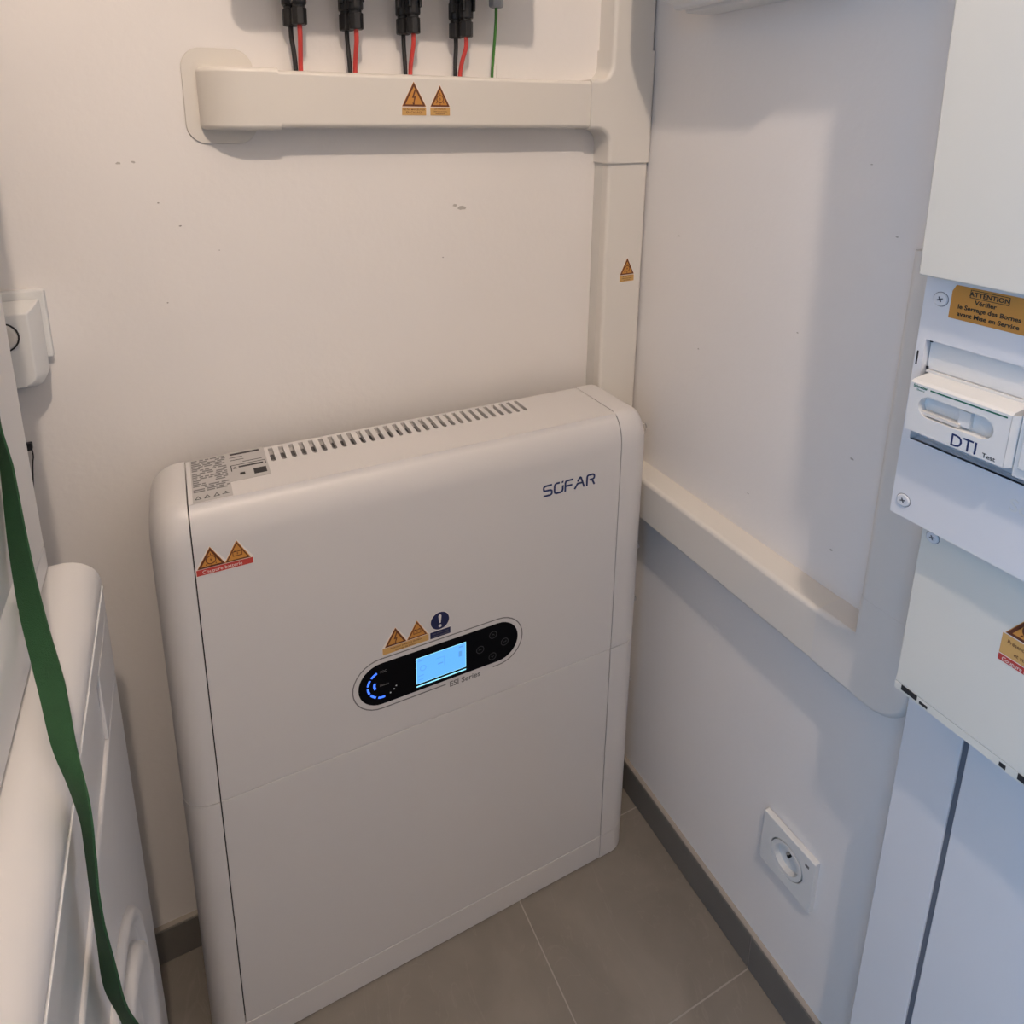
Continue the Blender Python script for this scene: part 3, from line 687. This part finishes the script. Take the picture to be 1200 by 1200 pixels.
# ------------------------------------------------------------------ green strap
pts = [((-.846, -.300, 1.62), 95), ((-.846, -.302, 1.40), 98), ((-.846, -.304, 1.20), 100), ((-.846, -.306, 1.0994), 100), ((-.8445, -.3143, 1.0159), 60), ((-.842, -.3323, .9493), 47), ((-.836, -.3545, .9005), 38), ((-.824, -.3914, .8655), 33),
       ((-.8105, -.4453, .8500), 43), ((-.8015, -.4702, .8343), 55), ((-.7985, -.4792, .8064), 67), ((-.7985, -.4853, .7764), 70), ((-.7985, -.4876, .7487), 68), ((-.7985, -.4851, .7052), 60), ((-.7985, -.4802, .6556), 52), ((-.793, -.4679, .5951), 47), ((-.789, -.455, .50), 44), ((-.789, -.45, .40), 44)]
P = catmull([p for p, _ in pts], 6); A = []
for i in range(len(pts)-1):
    for k in range(6): A.append(pts[i][1]+(pts[i+1][1]-pts[i][1])*k/6)
A.append(pts[-1][1])
bm = NB(); rings = []
for i, (p, a) in enumerate(zip(P, A)):
    a = math.radians(a); wv = Vector((math.cos(a), -math.sin(a), 0)); tg = (P[min(i+1, len(P)-1)]-P[max(i-1, 0)]).normalized()
    nv = tg.cross(wv).normalized()
    rings.append([bm.verts.new(p+wv*.0125*s_+nv*.0007*q) for s_, q in ((-1, -1), (-.5, -1.1), (.5, -1.1), (1, -1), (1, 1), (.5, 1.1), (-.5, 1.1), (-1, 1))])
for k in range(len(rings)-1):
    for i in range(8): bm.faces.new((rings[k][i], rings[k][(i+1) % 8], rings[k+1][(i+1) % 8], rings[k+1][i]))
bm.faces.new(rings[0][::-1]); bm.faces.new(rings[-1])
tag(obj('webbing_strap', bm, 'green'), 'dark green webbing strap hanging in front of the dryer and over the washing machine edge', 'strap')

# ------------------------------------------------------------------ boxes and panels on the right wall
# box high on the wall next to the corner
ub = thing('distribution_box', (-.05, -.27, 1.425), 'pale wall box at the top edge of the picture, right of the corner trunking', 'electrical box')
prof = [(0, 1.425), (-.046, 1.425), (-.047, 1.431), (-.052, 1.431), (-.054, 1.427), (-.066, 1.428), (-.068, 1.433), (-.085, 1.438), (-.098, 1.452), (-.104, 1.475), (-.104, 1.75), (0, 1.75)]
bm = NB(); extr(bm, [(x, -.395, z) for x, z in prof], (0, .395-.152, 0)); obj('housing', bm, 'cab', ub, bev=.002)
obj('front_cover', BX(((-.112, -.388, 1.482), (-.104, -.160, 1.742))), 'cab', ub, bev=.003)
u2_ = thing('wall_box', (-.05, -.48, 1.467), 'white wall box above the picture beside the upper meter cover', 'electrical box')
obj('housing', BX(((-.100, -.555, 1.468), (0, -.405, 1.80))), 'cab', u2_, bev=.01, seg=3)
obj('cover', BX(((-.106, -.545, 1.482), (-.100, -.415, 1.79))), 'cab', u2_, bev=.003)

# service duct down to the floor: narrow cover and wide cover with a dark joint between
sd = thing('service_duct', (0, -.72, 0), 'wide white floor-to-ceiling service duct on the right with a dark joint line', 'service duct')
obj('base', BX(((-.0450, -.871, 0), (0, -.5835, H))), 'gtl', sd)
obj('joint_strip', BX(((-.0575, -.6425, .001), (-.0450, -.6350, H-.011))), 'joint', sd)
obj('narrow_cover', BX(((-.060, -.6362, 0), (-.046, -.582, H-.01))), 'gtl', sd, bev=.0015)
obj('wide_cover', BX(((-.060, -.872, 0), (-.046, -.6412, H-.01))), 'gtl', sd, bev=.0015)

# meter cover (upper), control panel (middle), box (lower)
up_ = thing('meter_cover', (-.075, -.70, 1.156), 'large blank white cover at the upper right, overhanging the control panel', 'electrical panel')
bm = NB(); extr(bm, [(-.150, y, z) for y, z in ((-.860, 1.1565), (-.5785, 1.1565), (-.5650, 1.74), (-.860, 1.74))], (.088, 0, 0)); obj('cover', bm, 'cabcream', up_, bev=.0018)
obj('rear_case', BX(((-.0618, -.855, 1.170), (-.0600, -.585, 1.74))), 'cab', up_)

cp = thing('control_panel', (-.10, -.70, .93), 'white breaker control panel with an orange attention label and cross-head screws', 'electrical panel')
PX = -.130
OY0, OY1, OZ0, OZ1 = -.5815, -.862, 1.0058, 1.0985   # opening in the front plate
PL, PRr, PB, PT = -.5745, -.870, .9300, 1.1555
bm = NB()
box(bm, (PX, PRr, OZ1), (PX+.004, PL, PT)); box(bm, (PX, PRr, PB), (PX+.004, PL, OZ0))
box(bm, (PX, OY0, OZ0), (PX+.004, PL, OZ1)); box(bm, (PX, PRr, OZ0), (PX+.004, OY1, OZ1))
bmesh.ops.remove_doubles(bm, verts=bm.verts, dist=1e-5)
box(bm, (PX+.004, PRr, PB+.004), (-.062, PRr+.002, PT))
obj('front_plate', bm, 'cabgrey', cp)
obj('plate_rim', BX(((PX+.0005, PL-.0002, PB+.004), (-.062, PL-.003, PT)), ((PX+.0005, PRr, PB+.0005), (-.062, PL-.003, PB+.004))), 'cabgrey', cp, bev=.0008, seg=1)
FC = FR((PX, 0, 0), (0, -1, 0), (0, 0, 1))
obj('case', BX(((-.1165, -.868, PB+.004), (-.062, PL-.003, 1.160))), 'cabgrey', cp)
obj('blanking_plate', BX(((PX-.004, -.861, 1.0075), (-.1170, -.7365, 1.0690))), 'cab', cp, bev=.001)
# opening walls and blank module face
obj('opening_rim', BX(((PX+.004, OY0+.001, OZ0-.001), (PX+.020, OY0, OZ1)), ((PX+.001, OY1, OZ1), (PX+.020, OY0, OZ1+.0012)), ((PX+.001, OY1, OZ0-.0012), (PX+.020, OY0, OZ0))), 'cabgrey', cp)
obj('blank_module', BX(((PX+.0062, OY1, 1.0715), (PX+.020, OY0-.001, OZ1))), 'cab', cp, bev=.0006, seg=1)
bm = BX(((PX+.004, OY1, 1.0690), (PX+.018, OY0-.002, 1.0712))); obj('module_ledge', bm, 'cab', cp)
bm = NB()
for z in (1.0968, 1.0725): FC.plate(bm, [(.5822, z-.0012), (.5842, z-.0012), (.5842, z+.0012), (.5822, z+.0012)], -.0062, -.0055)
obj('corner_notch', bm, 'gap', cp)
bm = NB(); FC.plate(bm, rrect(.5760, 1.0742, .5774, 1.0870, .0006, 2), 0, .0002); obj('side_slot', bm, 'gap', cp)
def screw(y, z, r, par, fr, big=0):
    c = FR(fr.p(-y, z, 0), fr.x, fr.y)
    bm = NB(); lathe(bm, c.p(0, 0, -.0002), c.n, [(0, r*1.10), (.0003, r*1.09)], 28); s0 = obj('screw', bm, 'screwdark', par)
    bm = NB(); lathe(bm, c.p(0, 0, 0), c.n, [(0, r), (.0009, r), (.0016, r*.85)], 28); obj('screw_head', bm, 'screw', s0)
    bm = NB()
    for a in (.4, .4+PI/2):
        stroke(c, bm, [(-r*.42*math.cos(a), -r*.42*math.sin(a)), (r*.42*math.cos(a), r*.42*math.sin(a))], r*.2, .0016, .0018)
    FRp = obj('cross_recess', bm, 'screwdark', s0); return s0
screw(-.5884, 1.1358, .0058, cp, FR((PX, 0, 0), (0, -1, 0), (0, 0, 1)))
screw(-.5851, .9463, .0058, cp, FR((PX, 0, 0), (0, -1, 0), (0, 0, 1)))
# attention label
bm = NB(); FC.plate(bm, [(.5965, 1.1223), (.668, 1.1223), (.668, 1.1505), (.5990, 1.1505), (.5965, 1.145)], .0001, .0005); obj('attention_label', bm, 'orange', cp, label='orange attention label')
stroke_fr = FR((PX-.0005, 0, 0), (0, -1, 0), (0, 0, 1))
bm = NB(); stroke(stroke_fr, bm, [(.6105, 1.1425), (.6385, 1.1425), (.6385, 1.1487), (.6105, 1.1487)], .0005, 0, .0001, True); obj('label_frame', bm, 'ink', cp)
text('label_text', stroke_fr, 'ATTENTION', .6245, 1.1438, .0052, 'ink', cp, n=.0001, bold=.00012, align='CENTER')
text('label_text', stroke_fr, 'V\u00e9rifier', .6225, 1.1374, .0052, 'ink', cp, n=.0001, bold=.00012, align='CENTER')
text('label_text', stroke_fr, 'le Serrage des Bornes', .6255, 1.1316, .0052, 'ink', cp, n=.0001, bold=.00012, align='CENTER')
text('label_text', stroke_fr, 'avant Mise en Service', .6255, 1.1256, .0052, 'ink', cp, n=.0001, bold=.00012, align='CENTER')
text('embossed_name', FC, 'Schneider', .6640, .9820, .0150, 'cab', cp, n=.0003, bold=.0002)

# telephone distribution module held in the panel opening
dt = thing('telephone_module', (-.14, -.625, 1.02), 'protruding white module lettered DTI with a green line, in the panel opening', 'electrical module')
MX = -.1500; MY0, MY1, MZ0, MZ1 = -.5870, -.6640, 1.0228, 1.0655
# face with an oval opening: matched rings
FM = FR((MX, 0, 0), (0, -1, 0), (0, 0, 1))
ocx, ocz, orr = .6245, 1.0475, .0092; oh = .0290
out, inn = [], []
n = 40
for i in range(n):
    a = 2*PI*i/n; c, s = math.cos(a), math.sin(a)
    sxh = oh-orr
    px = (sxh if c > 0 else -sxh)+orr*c if abs(c) > .0 else 0
    inn.append((ocx+px, ocz+orr*s))
yc_, zc_ = (-MY0-MY1)/2, (MZ0+MZ1)/2; hw_, hh_ = (-MY1+MY0)/2, (MZ1-MZ0)/2
for (u_, v_) in inn:
    a = math.atan2((v_-zc_)/hh_, (u_-yc_)/hw_); c, s = math.cos(a), math.sin(a); k = 1/max(abs(c), abs(s)); out.append((yc_+c*k*hw_, zc_+s*k*hh_))
# insert true corners by snapping the nearest outline points
for cu, cv in ((yc_-hw_, zc_-hh_), (yc_+hw_, zc_-hh_), (yc_+hw_, zc_+hh_), (yc_-hw_, zc_+hh_)):
    j = min(range(n), key=lambda q: (out[q][0]-cu)**2+(out[q][1]-cv)**2); out[j] = (cu, cv)
bm = NB()
A_ = [bm.verts.new(FM.p(u_, v_, 0)) for u_, v_ in out]; B_ = [bm.verts.new(FM.p(u_, v_, 0)) for u_, v_ in inn]
A0 = [bm.verts.new(FM.p(u_, v_, -.032)) for u_, v_ in out]; B0 = [bm.verts.new(FM.p(u_, v_, -.009)) for u_, v_ in inn]
for i in range(n):
    j = (i+1) % n
    bm.faces.new((A_[i], A_[j], B_[j], B_[i])); bm.faces.new((A0[i], A0[j], A_[j], A_[i])); bm.faces.new((B_[i], B_[j], B0[j], B0[i]))
bm.faces.new(B0); bm.faces.new(A0)
obj('module_face', bm, 'cab', dt, recalc=True)
bm = NB(); prof = [(MX, MZ1), (MX+.0030, MZ1+.0018), (MX+.018, MZ1+.0036), (MX+.030, MZ1+.0036), (MX+.030, MZ1)]
extr(bm, [(x, MY0, z) for x, z in prof], (0, MY1-MY0, 0)); obj('sloped_top', bm, 'cab', dt)
bm = NB(); extr(bm, [(MX, MY1, MZ0), (MX, MY1, MZ1), (MX+.006, MY1-.0035, MZ1), (MX+.032, MY1-.0035, MZ1), (MX+.032, MY1-.0035, MZ0), (MX+.006, MY1-.0035, MZ0)], (0, .0002, 0))
obj('side_bevel', bm, 'cab', dt)
bm = NB(); FM.plate(bm, [(.6035, 1.0622), (.6610, 1.0622), (.6610, 1.0634), (.6035, 1.0634)], 0, .0002); obj('green_line', bm, 'greenink', dt, label='dark green printed line')
text('maker_name', FM, 'Schneider', .5895, 1.0620, .0034, 'greenink', dt, n=.0001, bold=.0001, sx=.85)
text('maker_name', FM, 'Electric', .5925, 1.0596, .0022, 'greenink', dt, n=.0001)
obj('socket_block', BX(((MX+.004, -.6345, 1.0410), (MX+.009, -.6255, 1.0545))), 'cab', dt, bev=.0004)
obj('wedge', BX(((MX+.0015, -.628, 1.0398), (MX+.009, -.598, 1.0425))), 'trunk', dt)
text('module_letters', FM, 'DTI', .6243, 1.0242, .0148, 'logo', dt, n=.0001, bold=.0001, sx=.88)
text('module_letters', FM, 'Test', .6488, 1.0248, .0052, 'ink', dt, n=.0001, bold=.00006)
nb = thing('module', (-.14, -.70, 1.018), 'plain white module beside the DTI module at the right edge of the picture', 'electrical module')
obj('body', BX(((-.1465, -.735, 1.0175), (-.112, -.6685, 1.0690))), 'cab', nb, bev=.0012)
obj('front_step', BX(((-.149, -.735, 1.026), (-.1465, -.6725, 1.0655))), 'cab', nb, bev=.0008)

lb = thing('junction_enclosure', (-.09, -.72, .742), 'lower white enclosure with small notches and a warning sticker at the right edge', 'electrical panel')
LX = -.110
obj('cover', BX(((LX, -.872, .7500), (-.062, -.5935, .9285))), 'cabcream', lb, bev=.0012)
obj('bottom_rim', BX(((LX+.0002, -.872, .7420), (LX+.003, -.5935, .7500)), ((LX+.003, -.5965, .7420), (-.062, -.5935, .7500)), ((LX+.003, -.872, .7435), (-.062, -.5965, .7462))), 'cabcream', lb)
FL = FR((LX, 0, 0), (0, -1, 0), (0, 0, 1))
for a, b, z0, z1 in ((.6000, .6150, .7445, .7500), (.6175, .6250, .7442, .7470), (.6860, .6910, .7435, .7475), (.7000, .7120, .7440, .7500)):
    bm = NB(); FL.plate(bm, [(a, z0), (b, z0), (b, z1), (a, z1)], -.0001, .0003); obj('knockout_notch', bm, 'gap', lb)
screw(-.6040, .9140, .0055, lb, FR((LX, 0, 0), (0, -1, 0), (0, 0, 1)))
backing(FL, [(.6690, .8385), (.705, .8385), (.705, .866), (.6925, .8875), (.6880, .8875), (.6705, .8665), (.6690, .8665)], lb)
strip_sign(FL, .6697, .7045, .8392, .8450, lb, 'redlab'); strip_sign(FL, .6697, .7045, .8460, .8650, lb, 'tan')
tri_sign(FL, .6885, .8662, .0345, .030, sun, lb)
text('sticker_text', FL, 'Pr\u00e9sence photovolta\u00efque', .6740, .8580, .0052, 'brown', lb, sx=.75)
text('sticker_text', FL, 'et stockage', .6800, .8495, .0052, 'brown', lb, sx=.8)
text('sticker_text', FL, 'Coupure r\u00e9seau', .6725, .8402, .0052, 'whitelab', lb, sx=.8)
